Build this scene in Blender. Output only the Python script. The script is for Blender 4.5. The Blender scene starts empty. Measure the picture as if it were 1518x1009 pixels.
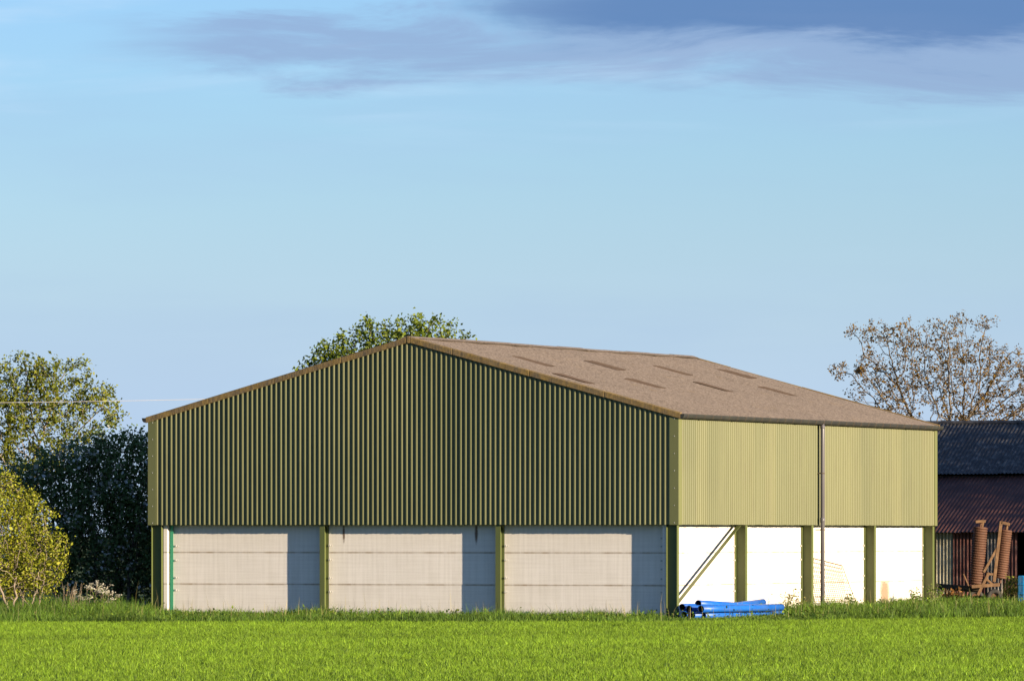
import bpy, math, random
import numpy as np
from mathutils import Vector, Matrix

random.seed(7)
rng = np.random.default_rng(7)
scene = bpy.context.scene
COL = scene.collection
R = math.radians

# ------------------------------------------------------------------ camera
F, PX0, PY0, ZC = 9370.0, 759.0, 792.1, 2.56       # photo pixels, camera height
cam_d = bpy.data.cameras.new('camera')
cam = bpy.data.objects.new('camera', cam_d)
COL.objects.link(cam)
cam.location = (0, 0, ZC)
cam.rotation_euler = (R(90), 0, 0)
cam_d.sensor_width = 36.0
cam_d.lens = F / 1518.0 * 36.0
cam_d.shift_y = (PY0 - 504.5) / 1518.0
cam_d.clip_start = 1.0
cam_d.clip_end = 20000
scene.camera = cam

# ------------------------------------------------------------------ light
TH = 0.40165                                         # barn rotation
SUN_REL, SUN_EL = R(76.7), R(10.3)                   # from the gable normal
gn = Vector((-math.sin(TH), -math.cos(TH), 0))
sn = Vector((math.cos(TH), -math.sin(TH), 0))
sh = gn * math.cos(SUN_REL) + sn * math.sin(SUN_REL)
SUN_DIR = (sh * math.cos(SUN_EL) + Vector((0, 0, math.sin(SUN_EL)))).normalized()
sl = bpy.data.lights.new('sun', 'SUN')
sl.energy = 5.0
sl.angle = R(0.5)
sl.color = (1.0, 0.83, 0.60)
so = bpy.data.objects.new('sun', sl)
COL.objects.link(so)
so.location = (60, 60, 60)
so.rotation_euler = SUN_DIR.to_track_quat('Z', 'Y').to_euler()

world = bpy.data.worlds.new('World')
scene.world = world
world.use_nodes = True
nt = world.node_tree
nt.nodes.clear()
N, L = nt.nodes, nt.links


def wmath(op, a, b=None, c=None):
    n = N.new('ShaderNodeMath')
    n.operation = op
    for i, v in enumerate((a, b, c)):
        if v is None:
            continue
        if isinstance(v, (int, float)):
            n.inputs[i].default_value = v
        else:
            L.new(v, n.inputs[i])
    return n.outputs[0]


def wrange(v, a, b, c, d):
    n = N.new('ShaderNodeMapRange')
    n.interpolation_type = 'SMOOTHSTEP'
    L.new(v, n.inputs[0])
    for i, x in enumerate((a, b, c, d)):
        n.inputs[i + 1].default_value = x
    return n.outputs[0]


def wnoise(x, y, scale, detail=6, dist=0.0, rough=0.55):
    cb = N.new('ShaderNodeCombineXYZ')
    L.new(x, cb.inputs[0])
    L.new(y, cb.inputs[1])
    n = N.new('ShaderNodeTexNoise')
    n.inputs['Scale'].default_value = scale
    n.inputs['Detail'].default_value = detail
    n.inputs['Roughness'].default_value = rough
    n.inputs['Distortion'].default_value = dist
    L.new(cb.outputs[0], n.inputs['Vector'])
    return n.outputs['Fac']


def wmix(fac, a, b):
    n = N.new('ShaderNodeMix')
    n.data_type = 'RGBA'
    if isinstance(fac, float):
        n.inputs[0].default_value = fac
    else:
        L.new(fac, n.inputs[0])
    for k, v in ((6, a), (7, b)):
        if isinstance(v, tuple):
            n.inputs[k].default_value = v
        else:
            L.new(v, n.inputs[k])
    return n.outputs[2]


sky = N.new('ShaderNodeTexSky')
sky.sky_type = 'NISHITA'
sky.sun_disc = False
sky.sun_elevation = SUN_EL
sky.sun_rotation = math.atan2(SUN_DIR.x, SUN_DIR.y)
sky.altitude = 50
sky.air_density = 1.0
sky.dust_density = 0.3
sky.ozone_density = 3.0
tc = N.new('ShaderNodeTexCoord')
sep = N.new('ShaderNodeSeparateXYZ')
L.new(tc.outputs['Generated'], sep.inputs[0])
el = wmath('MULTIPLY', wmath('ARCSINE', sep.outputs[2]), 57.2958)
az = wmath('MULTIPLY', wmath('ARCTAN2', sep.outputs[0], sep.outputs[1]), 57.2958)
elc = wmath('MINIMUM', el, 30.0)
SKY_TINT = (0.80, 0.95, 1.33, 1)
tint = N.new('ShaderNodeMix')
tint.data_type = 'RGBA'
tint.blend_type = 'MULTIPLY'
tint.inputs[0].default_value = 1.0
L.new(sky.outputs[0], tint.inputs[6])
tint.inputs[7].default_value = SKY_TINT
skyc = tint.outputs[2]
# layered evening cloud: long flat streaks
ua = wmath('MULTIPLY', az, 0.30)
n1 = wnoise(ua, wmath('MULTIPLY', elc, 1.7), 1.0, 9, 0.7, 0.62)
n2 = wnoise(wmath('ADD', ua, 31.0), wmath('MULTIPLY', elc, 2.6), 0.8, 6, 0.3)
n3 = wnoise(wmath('ADD', wmath('MULTIPLY', az, 0.16), 11.0), wmath('MULTIPLY', elc, 0.9), 1.0, 4, 0.2)
edge = wmath('ADD', elc, wmath('MULTIPLY', wmath('SUBTRACT', n1, 0.5), 1.5))
edge = wmath('ADD', edge, wrange(az, 1.0, 4.7, 0.0, 0.30))
azn = wmath('ADD', az, wmath('MULTIPLY', wmath('SUBTRACT', n2, 0.5), 3.0))
leftm = wrange(azn, -1.2, 0.9, 1.0, 0.0)
fadel = wrange(azn, -4.1, -2.5, 0.0, 1.0)
higher = wrange(el, 5.2, 12.0, 1.0, 0.10)
low_edge = wrange(edge, 4.02, 4.42, 0.0, 1.0)
top_open = wmath('SUBTRACT', 1.0, wmath('MULTIPLY', leftm, wrange(edge, 4.42, 4.72, 0.0, 1.0)))
bank = wmath('MULTIPLY', wmath('MULTIPLY', wmath('MULTIPLY', low_edge, top_open), fadel), higher)
deep = wmath('MULTIPLY', wrange(wmath('ADD', edge, wmath('MULTIPLY', wmath('SUBTRACT', n2, 0.5), 0.7)), 4.45, 4.85, 0.0, 1.0),
             wmath('MULTIPLY', wrange(azn, -1.6, 1.2, 0.0, 1.0), higher))
wisp = wmath('MULTIPLY', wrange(n2, 0.50, 0.72, 0.0, 0.55), wrange(el, 3.2, 4.5, 0.06, 1.0))
haze_low = wrange(el, 0.3, 4.0, 0.80, 0.0)
soft = wrange(n3, 0.42, 0.68, 0.0, 0.22)
c = wmix(haze_low, skyc, (3.10, 4.15, 5.95, 1))
c = wmix(soft, c, (2.35, 3.35, 4.9, 1))
c = wmix(wisp, c, (3.6, 4.8, 6.1, 1))
c = wmix(wmath('MULTIPLY', bank, 0.60), c, (1.70, 2.2, 3.7, 1))
c = wmix(wmath('MULTIPLY', deep, 0.80), c, (0.58, 1.35, 2.95, 1))
bg = N.new('ShaderNodeBackground')
bg.inputs['Strength'].default_value = 0.0605
L.new(c, bg.inputs['Color'])
wo = N.new('ShaderNodeOutputWorld')
L.new(bg.outputs[0], wo.inputs[0])

vs = scene.view_settings
vs.view_transform = 'Standard'
vs.look = 'None'
vs.gamma = 1.0
vs.use_curve_mapping = False
vs.exposure = 1.42
scene.render.engine = 'CYCLES'


# ------------------------------------------------------------------ helpers
def P(px, py, Y):
    """photo pixel + depth -> world point"""
    return Vector(((px - PX0) / F * Y, Y, ZC + (PY0 - py) / F * Y))


def sstep(a, b, x):
    t = np.clip((np.asarray(x, float) - a) / (b - a), 0, 1)
    return t * t * (3 - 2 * t)


def gz(x, y):
    """ground height"""
    x = np.asarray(x, float)
    y = np.asarray(y, float)
    return 0.25 * sstep(195, 213, y) * sstep(3, 9, x) + 0.12 * sstep(186, 200, y) * sstep(-9, -15, x)


def tag(o, label=None, cat=None, group=None, kind=None):
    if label:
        o['label'] = label
    if cat:
        o['category'] = cat
    if group:
        o['group'] = group
    if kind:
        o['kind'] = kind
    return o


def empty(name, loc=(0, 0, 0), rz=0.0):
    o = bpy.data.objects.new(name, None)
    o.empty_display_size = 0.3
    COL.objects.link(o)
    o.location = loc
    o.rotation_euler = (0, 0, rz)
    return o


def link(name, me, parent=None, loc=None, rot=None):
    o = bpy.data.objects.new(name, me)
    COL.objects.link(o)
    if parent is not None:
        o.parent = parent
    if loc is not None:
        o.location = loc
    if rot is not None:
        o.rotation_euler = rot
    return o


def mesh_np(name, V, Fc, mat, col=None, smooth=False):
    """V (n,3); Fc (m,k) equal-sided faces; col (n,3) point colours"""
    V = np.asarray(V, np.float32)
    Fc = np.asarray(Fc, np.int32)
    me = bpy.data.meshes.new(name)
    m, k = Fc.shape
    me.vertices.add(len(V))
    me.vertices.foreach_set('co', V.ravel())
    me.loops.add(m * k)
    me.loops.foreach_set('vertex_index', Fc.ravel())
    me.polygons.add(m)
    me.polygons.foreach_set('loop_start', np.arange(0, m * k, k, dtype=np.int32))
    me.polygons.foreach_set('loop_total', np.full(m, k, np.int32))
    if smooth:
        me.polygons.foreach_set('use_smooth', np.ones(m, bool))
    if col is not None:
        a = me.attributes.new('col', 'FLOAT_COLOR', 'POINT')
        c4 = np.ones((len(V), 4), np.float32)
        c4[:, :3] = col
        a.data.foreach_set('color', c4.ravel())
    me.update(calc_edges=True)
    me.validate()
    me.materials.append(mat)
    return me


class MB:
    def __init__(self):
        self.v, self.f = [], []

    def add(self, vs_, fs_):
        b = len(self.v)
        self.v += [tuple(p) for p in vs_]
        self.f += [tuple(b + i for i in f) for f in fs_]

    def box(self, x0, x1, y0, y1, z0, z1, M=None):
        p = [Vector((x, y, z)) for z in (z0, z1) for x, y in ((x0, y0), (x1, y0), (x1, y1), (x0, y1))]
        if M is not None:
            p = [M @ q for q in p]
        self.add(p, [(3, 2, 1, 0), (4, 5, 6, 7), (0, 1, 5, 4), (1, 2, 6, 5), (2, 3, 7, 6), (3, 0, 4, 7)])

    def bar(self, a, b, w, h, up=(0, 0, 1)):
        """box of section w x h from a to b"""
        a, b = Vector(a), Vector(b)
        d = (b - a)
        l = d.length
        z = d.normalized()
        x = Vector(up).cross(z)
        if x.length < 1e-4:
            x = Vector((1, 0, 0)).cross(z)
        x.normalize()
        y = z.cross(x)
        M = Matrix.Translation(a) @ Matrix((x, y, z)).transposed().to_4x4()
        self.box(-w / 2, w / 2, -h / 2, h / 2, 0, l, M)

    def tube(self, pts, r, n=10, caps=True):
        pts = [Vector(p) for p in pts]
        rs = r if isinstance(r, (list, tuple)) else [r] * len(pts)
        rings = []
        ref = None
        for i, p in enumerate(pts):
            d = (pts[min(i + 1, len(pts) - 1)] - pts[max(i - 1, 0)]).normalized()
            if ref is None:
                ref = d.orthogonal().normalized()
            x = (ref - d * ref.dot(d)).normalized()
            ref = x
            y = d.cross(x)
            rings.append([p + (x * math.cos(2 * math.pi * k / n) + y * math.sin(2 * math.pi * k / n)) * rs[i] for k in range(n)])
        b = len(self.v)
        for rg in rings:
            self.v += [tuple(q) for q in rg]
        for i in range(len(pts) - 1):
            for k in range(n):
                k2 = (k + 1) % n
                self.f.append((b + i * n + k, b + i * n + k2, b + (i + 1) * n + k2, b + (i + 1) * n + k))
        if caps:
            self.f.append(tuple(b + k for k in reversed(range(n))))
            self.f.append(tuple(b + (len(pts) - 1) * n + k for k in range(n)))

    def lathe(self, prof, n=16, M=None, closed=False):
        """prof [(r,z)] about z"""
        b = len(self.v)
        m = len(prof)
        for (r, z) in prof:
            for k in range(n):
                a = 2 * math.pi * k / n
                q = Vector((r * math.cos(a), r * math.sin(a), z))
                self.v.append(tuple(M @ q if M is not None else q))
        rng_ = range(m) if closed else range(m - 1)
        for i in rng_:
            j = (i + 1) % m
            for k in range(n):
                k2 = (k + 1) % n
                self.f.append((b + i * n + k, b + i * n + k2, b + j * n + k2, b + j * n + k))

    def mesh(self, name, mat, smooth=False, bevel=0.0):
        me = bpy.data.meshes.new(name)
        me.from_pydata(self.v, [], self.f)
        if bevel > 0:
            import bmesh
            bm = bmesh.new()
            bm.from_mesh(me)
            bmesh.ops.bevel(bm, geom=list(bm.edges), offset=bevel, segments=1, affect='EDGES')
            bm.to_mesh(me)
            bm.free()
        if smooth:
            me.polygons.foreach_set('use_smooth', [True] * len(me.polygons))
        me.update()
        me.materials.append(mat)
        return me

    def build(self, name, mat, parent=None, smooth=False, bevel=0.0, loc=None, rot=None):
        return link(name, self.mesh(name, mat, smooth, bevel), parent, loc, rot)


# ------------------------------------------------------------------ materials
def new_mat(name):
    m = bpy.data.materials.new(name)
    m.use_nodes = True
    t = m.node_tree
    b = t.nodes['Principled BSDF']
    return m, t, b


def nd(t, kind, **kw):
    n = t.nodes.new(kind)
    for k, v in kw.items():
        setattr(n, k, v)
    return n


def objcoord(t, scale=(1, 1, 1)):
    c_ = nd(t, 'ShaderNodeTexCoord')
    mp = nd(t, 'ShaderNodeMapping')
    mp.inputs['Scale'].default_value = scale
    t.links.new(c_.outputs['Object'], mp.inputs['Vector'])
    return mp.outputs['Vector']


def noise(t, vec, scale, detail=4, rough=0.55, dist=0.0):
    n = nd(t, 'ShaderNodeTexNoise')
    n.inputs['Scale'].default_value = scale
    n.inputs['Detail'].default_value = detail
    n.inputs['Roughness'].default_value = rough
    n.inputs['Distortion'].default_value = dist
    t.links.new(vec, n.inputs['Vector'])
    return n.outputs['Fac']


def ramp(t, fac, stops):
    n = nd(t, 'ShaderNodeValToRGB')
    e = n.color_ramp.elements
    while len(e) < len(stops):
        e.new(0.5)
    for i, (p, c_) in enumerate(stops):
        e[i].position = p
        e[i].color = (*c_, 1) if len(c_) == 3 else c_
    t.links.new(fac, n.inputs['Fac'])
    return n.outputs['Color']


def mixc(t, fac, a, b, blend='MIX'):
    n = nd(t, 'ShaderNodeMix', data_type='RGBA', blend_type=blend)
    for k, v in ((0, fac), (6, a), (7, b)):
        if isinstance(v, (int, float)):
            n.inputs[k].default_value = v
        elif isinstance(v, tuple):
            n.inputs[k].default_value = (*v, 1) if len(v) == 3 else v
        else:
            t.links.new(v, n.inputs[k])
    return n.outputs[2]


def bump(t, b, h, strength=0.3, dist=0.02):
    n = nd(t, 'ShaderNodeBump')
    n.inputs['Strength'].default_value = strength
    n.inputs['Distance'].default_value = dist
    t.links.new(h, n.inputs['Height'])
    t.links.new(n.outputs[0], b.inputs['Normal'])


def paint(name, c0, c1, rough=0.45, scale=1.2, stretch=(1, 1, 0.25), dirt=None, metallic=0.0):
    m, t, b = new_mat(name)
    v = objcoord(t, stretch)
    n = noise(t, v, scale, 5)
    colr = ramp(t, n, [(0.3, c0), (0.7, c1)])
    if dirt:
        n2 = noise(t, objcoord(t, (6, 6, 0.5)), 1.5, 5, 0.6)
        f = ramp(t, n2, [(0.5, (0, 0, 0)), (0.75, (dirt[1],) * 3)])
        colr = mixc(t, f, colr, dirt[0])
    t.links.new(colr, b.inputs['Base Color'])
    b.inputs['Roughness'].default_value = rough
    b.inputs['Metallic'].default_value = metallic
    b.inputs['Specular IOR Level'].default_value = 0.3
    return m


M = {}
M['clad'] = paint('olive_cladding', (0.102, 0.106, 0.044), (0.126, 0.128, 0.056), 0.55, 0.7, (1, 1, 0.2), ((0.085, 0.080, 0.036), 0.55))
M['flash'] = paint('flashing_paint', (0.105, 0.115, 0.045), (0.13, 0.135, 0.055), 0.6, 0.9)
M['steel'] = paint('green_steel', (0.078, 0.098, 0.030), (0.102, 0.118, 0.040), 0.5, 1.5, (1, 1, 0.4), ((0.11, 0.085, 0.04), 0.4))
M['turq'] = paint('turquoise_paint', (0.03, 0.22, 0.12), (0.05, 0.28, 0.16), 0.5)
M['gutter'] = paint('grey_gutter', (0.020, 0.020, 0.020), (0.034, 0.034, 0.030), 0.6, 3, (1, 1, 1), ((0.04, 0.045, 0.02), 0.5))
M['pipe_grey'] = paint('grey_downpipe', (0.085, 0.08, 0.09), (0.12, 0.112, 0.12), 0.3, 2)
M['galv'] = paint('galvanised', (0.30, 0.30, 0.29), (0.42, 0.41, 0.38), 0.5, 8, (1, 1, 1))
M['blue'] = paint('blue_plastic', (0.007, 0.080, 0.36), (0.011, 0.112, 0.44), 0.42, 2.5, (1, 1, 1), ((0.10, 0.10, 0.12), 0.45))
M['pipe_in'] = paint('pipe_inside', (0.01, 0.02, 0.05), (0.015, 0.03, 0.07), 0.6)
M['drum'] = paint('blue_drum', (0.01, 0.22, 0.55), (0.015, 0.28, 0.62), 0.4, 3, (1, 1, 1))
M['timber'] = paint('old_timber', (0.05, 0.04, 0.03), (0.11, 0.085, 0.06), 0.85, 5, (1, 1, 0.3))
M['rubber'] = paint('rubber', (0.018, 0.017, 0.016), (0.05, 0.045, 0.04), 0.85, 8, (1, 1, 1))
M['cable'] = paint('cable', (0.45, 0.42, 0.40), (0.5, 0.47, 0.45), 0.5)
M['wire'] = paint('rusty_wire', (0.12, 0.07, 0.03), (0.20, 0.12, 0.055), 0.7, 6, (1, 1, 1))


def sheet_tone(m):
    """each metre-wide sheet has weathered a little differently"""
    t = m.node_tree
    b = t.nodes['Principled BSDF']
    src = b.inputs['Base Color'].links[0].from_socket
    ad = nd(t, 'ShaderNodeVectorMath', operation='ADD')
    ad.inputs[1].default_value = (0.04, 0.5, 0)
    t.links.new(nd(t, 'ShaderNodeTexCoord').outputs['Object'], ad.inputs[0])
    mu = nd(t, 'ShaderNodeVectorMath', operation='MULTIPLY')
    mu.inputs[1].default_value = (1, 1, 0)
    t.links.new(ad.outputs[0], mu.inputs[0])
    fl_ = nd(t, 'ShaderNodeVectorMath', operation='FLOOR')
    t.links.new(mu.outputs[0], fl_.inputs[0])
    wn = nd(t, 'ShaderNodeTexWhiteNoise')
    t.links.new(fl_.outputs[0], wn.inputs['Vector'])
    c_ = ramp(t, wn.outputs['Value'], [(0.0, (0.86, 0.88, 0.86)), (1.0, (1.06, 1.04, 1.04))])
    t.links.new(mixc(t, 1.0, src, c_, 'MULTIPLY'), b.inputs['Base Color'])


sheet_tone(M['clad'])


def rust(name, a, b_, c_, scale=6.0):
    m, t, b = new_mat(name)
    v = objcoord(t)
    n = noise(t, v, scale, 6, 0.65)
    colr = ramp(t, n, [(0.3, a), (0.52, b_), (0.75, c_)])
    t.links.new(colr, b.inputs['Base Color'])
    b.inputs['Roughness'].default_value = 0.75
    bump(t, b, n, 0.3, 0.01)
    return m


M['rust'] = rust('rusty_iron', (0.05, 0.02, 0.010), (0.095, 0.038, 0.018), (0.14, 0.06, 0.028))
M['rust_frame'] = rust('rusty_orange_frame', (0.07, 0.035, 0.014), (0.13, 0.065, 0.024), (0.20, 0.12, 0.06))
M['rust_roof'] = rust('rust_red_sheet', (0.05, 0.018, 0.014), (0.095, 0.034, 0.024), (0.16, 0.07, 0.045), 1.6)
M['rust_wall'] = rust('rust_wall_sheet', (0.08, 0.028, 0.02), (0.15, 0.05, 0.035), (0.28, 0.17, 0.12), 2.2)
M['cream_wall'] = rust('cream_wall_sheet', (0.32, 0.27, 0.16), (0.48, 0.42, 0.28), (0.55, 0.50, 0.38), 3.0)
M['grey_wall'] = rust('grey_wall_sheet', (0.10, 0.085, 0.07), (0.20, 0.17, 0.14), (0.34, 0.31, 0.27), 2.5)
M['slate_roof'] = rust('dark_sheet_roof', (0.022, 0.020, 0.020), (0.055, 0.050, 0.048), (0.20, 0.18, 0.16), 5.0)


def concrete(name, stains=()):
    m, t, b = new_mat(name)
    v = objcoord(t)
    big = noise(t, v, 0.9, 5, 0.6)
    vert = noise(t, objcoord(t, (9, 9, 0.35)), 1.3, 5, 0.6)
    hor = noise(t, objcoord(t, (0.4, 0.4, 14)), 1.2, 4, 0.6)
    fine = noise(t, v, 60, 3, 0.7)
    colr = ramp(t, big, [(0.3, (0.62, 0.575, 0.515)), (0.7, (0.74, 0.69, 0.635))])
    colr = mixc(t, 0.35, colr, ramp(t, vert, [(0.35, (0.52, 0.48, 0.42)), (0.6, (0.77, 0.72, 0.66))]), 'MIX')
    colr = mixc(t, 0.22, colr, ramp(t, hor, [(0.35, (0.55, 0.50, 0.44)), (0.6, (0.77, 0.72, 0.66))]), 'MIX')
    colr = mixc(t, 0.15, colr, ramp(t, fine, [(0.3, (0.40, 0.37, 0.32)), (0.6, (0.77, 0.72, 0.66))]))
    sx_ = nd(t, 'ShaderNodeSeparateXYZ')
    t.links.new(v, sx_.inputs[0])
    fr_ = nd(t, 'ShaderNodeMath', operation='FRACT')
    t.links.new(sx_.outputs[2], fr_.inputs[0])
    ab = nd(t, 'ShaderNodeMath', operation='PINGPONG')
    ab.inputs[1].default_value = 0.5
    t.links.new(fr_.outputs[0], ab.inputs[0])
    jn = nd(t, 'ShaderNodeMath', operation='MULTIPLY')
    t.links.new(ramp(t, ab.outputs[0], [(0.0, (1, 1, 1)), (0.045, (0, 0, 0))]), jn.inputs[0])
    t.links.new(ramp(t, noise(t, objcoord(t, (1.5, 1.5, 0.2)), 1.6, 5, 0.7), [(0.35, (0.15, 0.15, 0.15)), (0.65, (0.9, 0.9, 0.9))]), jn.inputs[1])
    colr = mixc(t, jn.outputs[0], colr, (0.30, 0.21, 0.12))
    # stains: (cx, cz, wx, wz, colour, strength) in panel coordinates
    for (cx, cz, wx, wz, sc, st) in stains:
        c_ = nd(t, 'ShaderNodeTexCoord')
        mp = nd(t, 'ShaderNodeMapping')
        mp.inputs['Location'].default_value = (-cx / wx, 0, -cz / wz)
        mp.inputs['Scale'].default_value = (1 / wx, 0, 1 / wz)
        t.links.new(c_.outputs['Object'], mp.inputs['Vector'])
        g = nd(t, 'ShaderNodeTexGradient', gradient_type='SPHERICAL')
        t.links.new(mp.outputs[0], g.inputs[0])
        wob = noise(t, v, 14, 4, 0.7)
        ml = nd(t, 'ShaderNodeMath', operation='MULTIPLY')
        t.links.new(g.outputs['Fac'], ml.inputs[0])
        t.links.new(wob, ml.inputs[1])
        fac = ramp(t, ml.outputs[0], [(0.04, (0, 0, 0)), (0.30, (st, st, st))])
        colr = mixc(t, fac, colr, sc)
    oi = nd(t, 'ShaderNodeObjectInfo')
    colr = mixc(t, 1.0, colr, ramp(t, oi.outputs['Random'], [(0.0, (0.93, 0.92, 0.90)), (1.0, (1, 1, 1))]), 'MULTIPLY')
    t.links.new(colr, b.inputs['Base Color'])
    b.inputs['Roughness'].default_value = 0.9
    b.inputs['Specular IOR Level'].default_value = 0.2
    bump(t, b, fine, 0.15, 0.01)
    return m


M['conc'] = concrete('concrete')
RUSTY = (0.10, 0.055, 0.03)
M['conc_rust_a'] = concrete('concrete_rust_run', ((0.55, 2.6, 0.05, 0.42, RUSTY, 0.9),))
M['conc_rust_b'] = concrete('concrete_rust_run_b', ((5.0, 2.62, 0.07, 0.45, RUSTY, 0.9),))
M['conc_stain'] = concrete('concrete_brown_stain', ((2.0, 0.60, 0.75, 0.85, (0.20, 0.11, 0.05), 0.85),))


def roofmat():
    m, t, b = new_mat('weathered_fibre_cement')
    v = objcoord(t)
    big = noise(t, objcoord(t, (0.6, 0.25, 1)), 1.0, 5, 0.6)
    mid = noise(t, objcoord(t, (6, 3.2, 6)), 2.3, 7, 0.8)
    sp = noise(t, v, 14, 4, 0.75)
    colr = ramp(t, big, [(0.3, (0.130, 0.106, 0.090)), (0.7, (0.190, 0.152, 0.126))])
    colr = mixc(t, 0.5, colr, ramp(t, mid, [(0.34, (0.07, 0.052, 0.040)), (0.52, (0.19, 0.153, 0.126)), (0.68, (0.33, 0.27, 0.22))]))
    colr = mixc(t, 0.42, colr, ramp(t, sp, [(0.38, (0.055, 0.042, 0.033)), (0.58, (0.33, 0.26, 0.20))]))
    f = ramp(t, noise(t, v, 1.6, 6, 0.7), [(0.60, (0, 0, 0)), (0.78, (0.5, 0.5, 0.5))])
    colr = mixc(t, f, colr, (0.27, 0.17, 0.06))
    t.links.new(colr, b.inputs['Base Color'])
    b.inputs['Roughness'].default_value = 0.95
    b.inputs['Specular IOR Level'].default_value = 0.15
    bump(t, b, mid, 0.5, 0.02)
    return m


M['roof'] = roofmat()


def lichen():
    m, t, b = new_mat('lichen_barge')
    v = objcoord(t)
    n = noise(t, v, 2.5, 6, 0.7)
    n2 = noise(t, objcoord(t, (9, 9, 3)), 2.0, 5, 0.7)
    colr = ramp(t, n, [(0.34, (0.09, 0.075, 0.055)), (0.50, (0.16, 0.105, 0.038)), (0.66, (0.25, 0.155, 0.022))])
    colr = mixc(t, 0.45, colr, ramp(t, n2, [(0.38, (0.035, 0.028, 0.02)), (0.62, (0.22, 0.15, 0.06))]))
    t.links.new(colr, b.inputs['Base Color'])
    b.inputs['Roughness'].default_value = 0.95
    bump(t, b, n2, 0.5, 0.02)
    return m


M['lichen'] = lichen()
M['rlight'] = paint('dirty_rooflight', (0.085, 0.055, 0.034), (0.125, 0.085, 0.055), 0.7, 5, (1, 1, 1))


def soil():
    m, t, b = new_mat('field_soil')
    v = objcoord(t)
    n = noise(t, v, 0.4, 8, 0.65)
    colr = ramp(t, n, [(0.35, (0.035, 0.05, 0.012)), (0.65, (0.06, 0.085, 0.02))])
    t.links.new(colr, b.inputs['Base Color'])
    b.inputs['Roughness'].default_value = 1.0
    b.inputs['Specular IOR Level'].default_value = 0.1
    return m


M['soil'] = soil()


def leafmat(name, transl=0.35, rough=0.55):
    m, t, b = new_mat(name)
    a = nd(t, 'ShaderNodeAttribute', attribute_name='col')
    t.links.new(a.outputs['Color'], b.inputs['Base Color'])
    b.inputs['Roughness'].default_value = rough
    b.inputs['Specular IOR Level'].default_value = 0.25
    tr = nd(t, 'ShaderNodeBsdfTranslucent')
    t.links.new(a.outputs['Color'], tr.inputs['Color'])
    mx = nd(t, 'ShaderNodeMixShader')
    mx.inputs[0].default_value = transl
    t.links.new(b.outputs[0], mx.inputs[1])
    t.links.new(tr.outputs[0], mx.inputs[2])
    t.links.new(mx.outputs[0], t.nodes['Material Output'].inputs['Surface'])
    return m


M['leaf'] = leafmat('leaf')
M['grass'] = leafmat('grass_blade', 0.3, 0.6)
M['blossom'] = leafmat('blossom', 0.3, 0.7)
M['bark'] = rust('bark', (0.06, 0.048, 0.036), (0.12, 0.095, 0.07), (0.2, 0.16, 0.115), 5)
M['bark_light'] = rust('bark_light', (0.11, 0.085, 0.06), (0.2, 0.155, 0.11), (0.3, 0.24, 0.17), 5)

# ------------------------------------------------------------------ ground
gx = np.unique(np.concatenate([np.linspace(-4000, -60, 14), np.linspace(-60, 80, 71), np.linspace(80, 4000, 14)]))
gy = np.unique(np.concatenate([np.linspace(-300, 100, 8), np.linspace(100, 260, 81), np.linspace(260, 8000, 20)]))
GX, GY = np.meshgrid(gx, gy)
GV = np.stack([GX, GY, gz(GX, GY)], -1).reshape(-1, 3)
nx, ny = len(gx), len(gy)
ii = (np.arange(ny - 1)[:, None] * nx + np.arange(nx - 1)[None, :]).ravel()
me = mesh_np('ground', GV, np.stack([ii, ii + 1, ii + nx + 1, ii + nx], 1), M['soil'], smooth=True)
g = link('ground', me)
tag(g, 'level green farmland ground under the crop and the barn', 'ground', kind='structure')

# ------------------------------------------------------------------ barn
PR = Vector((5.07384, 193.6631, 0))
eu = Vector((math.cos(TH), -math.sin(TH), 0))
ev = Vector((math.sin(TH), math.cos(TH), 0))
PL = PR - eu * 18
barn = empty('barn', PL, -TH)
tag(barn, 'large olive green barn with ribbed upper walls, pale concrete panels and a brown corrugated roof', 'barn')
W, LEN = 18.0, 24.0
TAN = 0.268
ZB = 2.87


def roof_z(x):
    return 8.72 - abs(x - 9.0) * TAN


def B2W(x, y, z):
    return PL + eu * x + ev * y + Vector((0, 0, z))


PITCH = W / 108.0


def rib_profile(length, n):
    """(s, out) points of a trapezoid profile"""
    pts = []
    p = length / n
    for i in range(n):
        s = i * p + random.uniform(-0.003, 0.003)
        pts += [(s + 0.0, 0), (s + 0.030, 0), (s + 0.040, 0.036), (s + 0.122, 0.036), (s + 0.134, 0)]
    pts.append((length, 0))
    return pts


def cladding(name, prof, place, ztop, zbot=ZB):
    V, Fc = [], []
    jit = {}
    for i, (s, o) in enumerate(prof):
        k = i // 5
        j = jit.setdefault(k, (random.uniform(-0.003, 0.003), random.uniform(-0.006, 0.006)))
        V.append(place(s, o + (j[0] if o > 0 else 0), zbot + j[1]))
        V.append(place(s, o + (j[0] if o > 0 else 0), ztop(s)))
    for i in range(len(prof) - 1):
        Fc.append((2 * i, 2 * i + 2, 2 * i + 3, 2 * i + 1))
    me_ = mesh_np(name, np.array(V), np.array(Fc), M['clad'])
    return link(name, me_, barn)


# insert the ridge point so that the top follows the roof
gp = rib_profile(W, 108)
cladding('gable_cladding', gp, lambda s, o, z: (s, -o, z), lambda s: roof_z(s) - 0.06)
sp_ = rib_profile(LEN, 144)
cladding('side_cladding', sp_, lambda s, o, z: (W + o, s, z), lambda s: 6.12)
cladding('side_cladding', sp_, lambda s, o, z: (-o, LEN - s, z), lambda s: 6.12)
cladding('rear_cladding', gp, lambda s, o, z: (W - s, LEN + o, z), lambda s: roof_z(s) - 0.06, 0.1)

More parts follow.
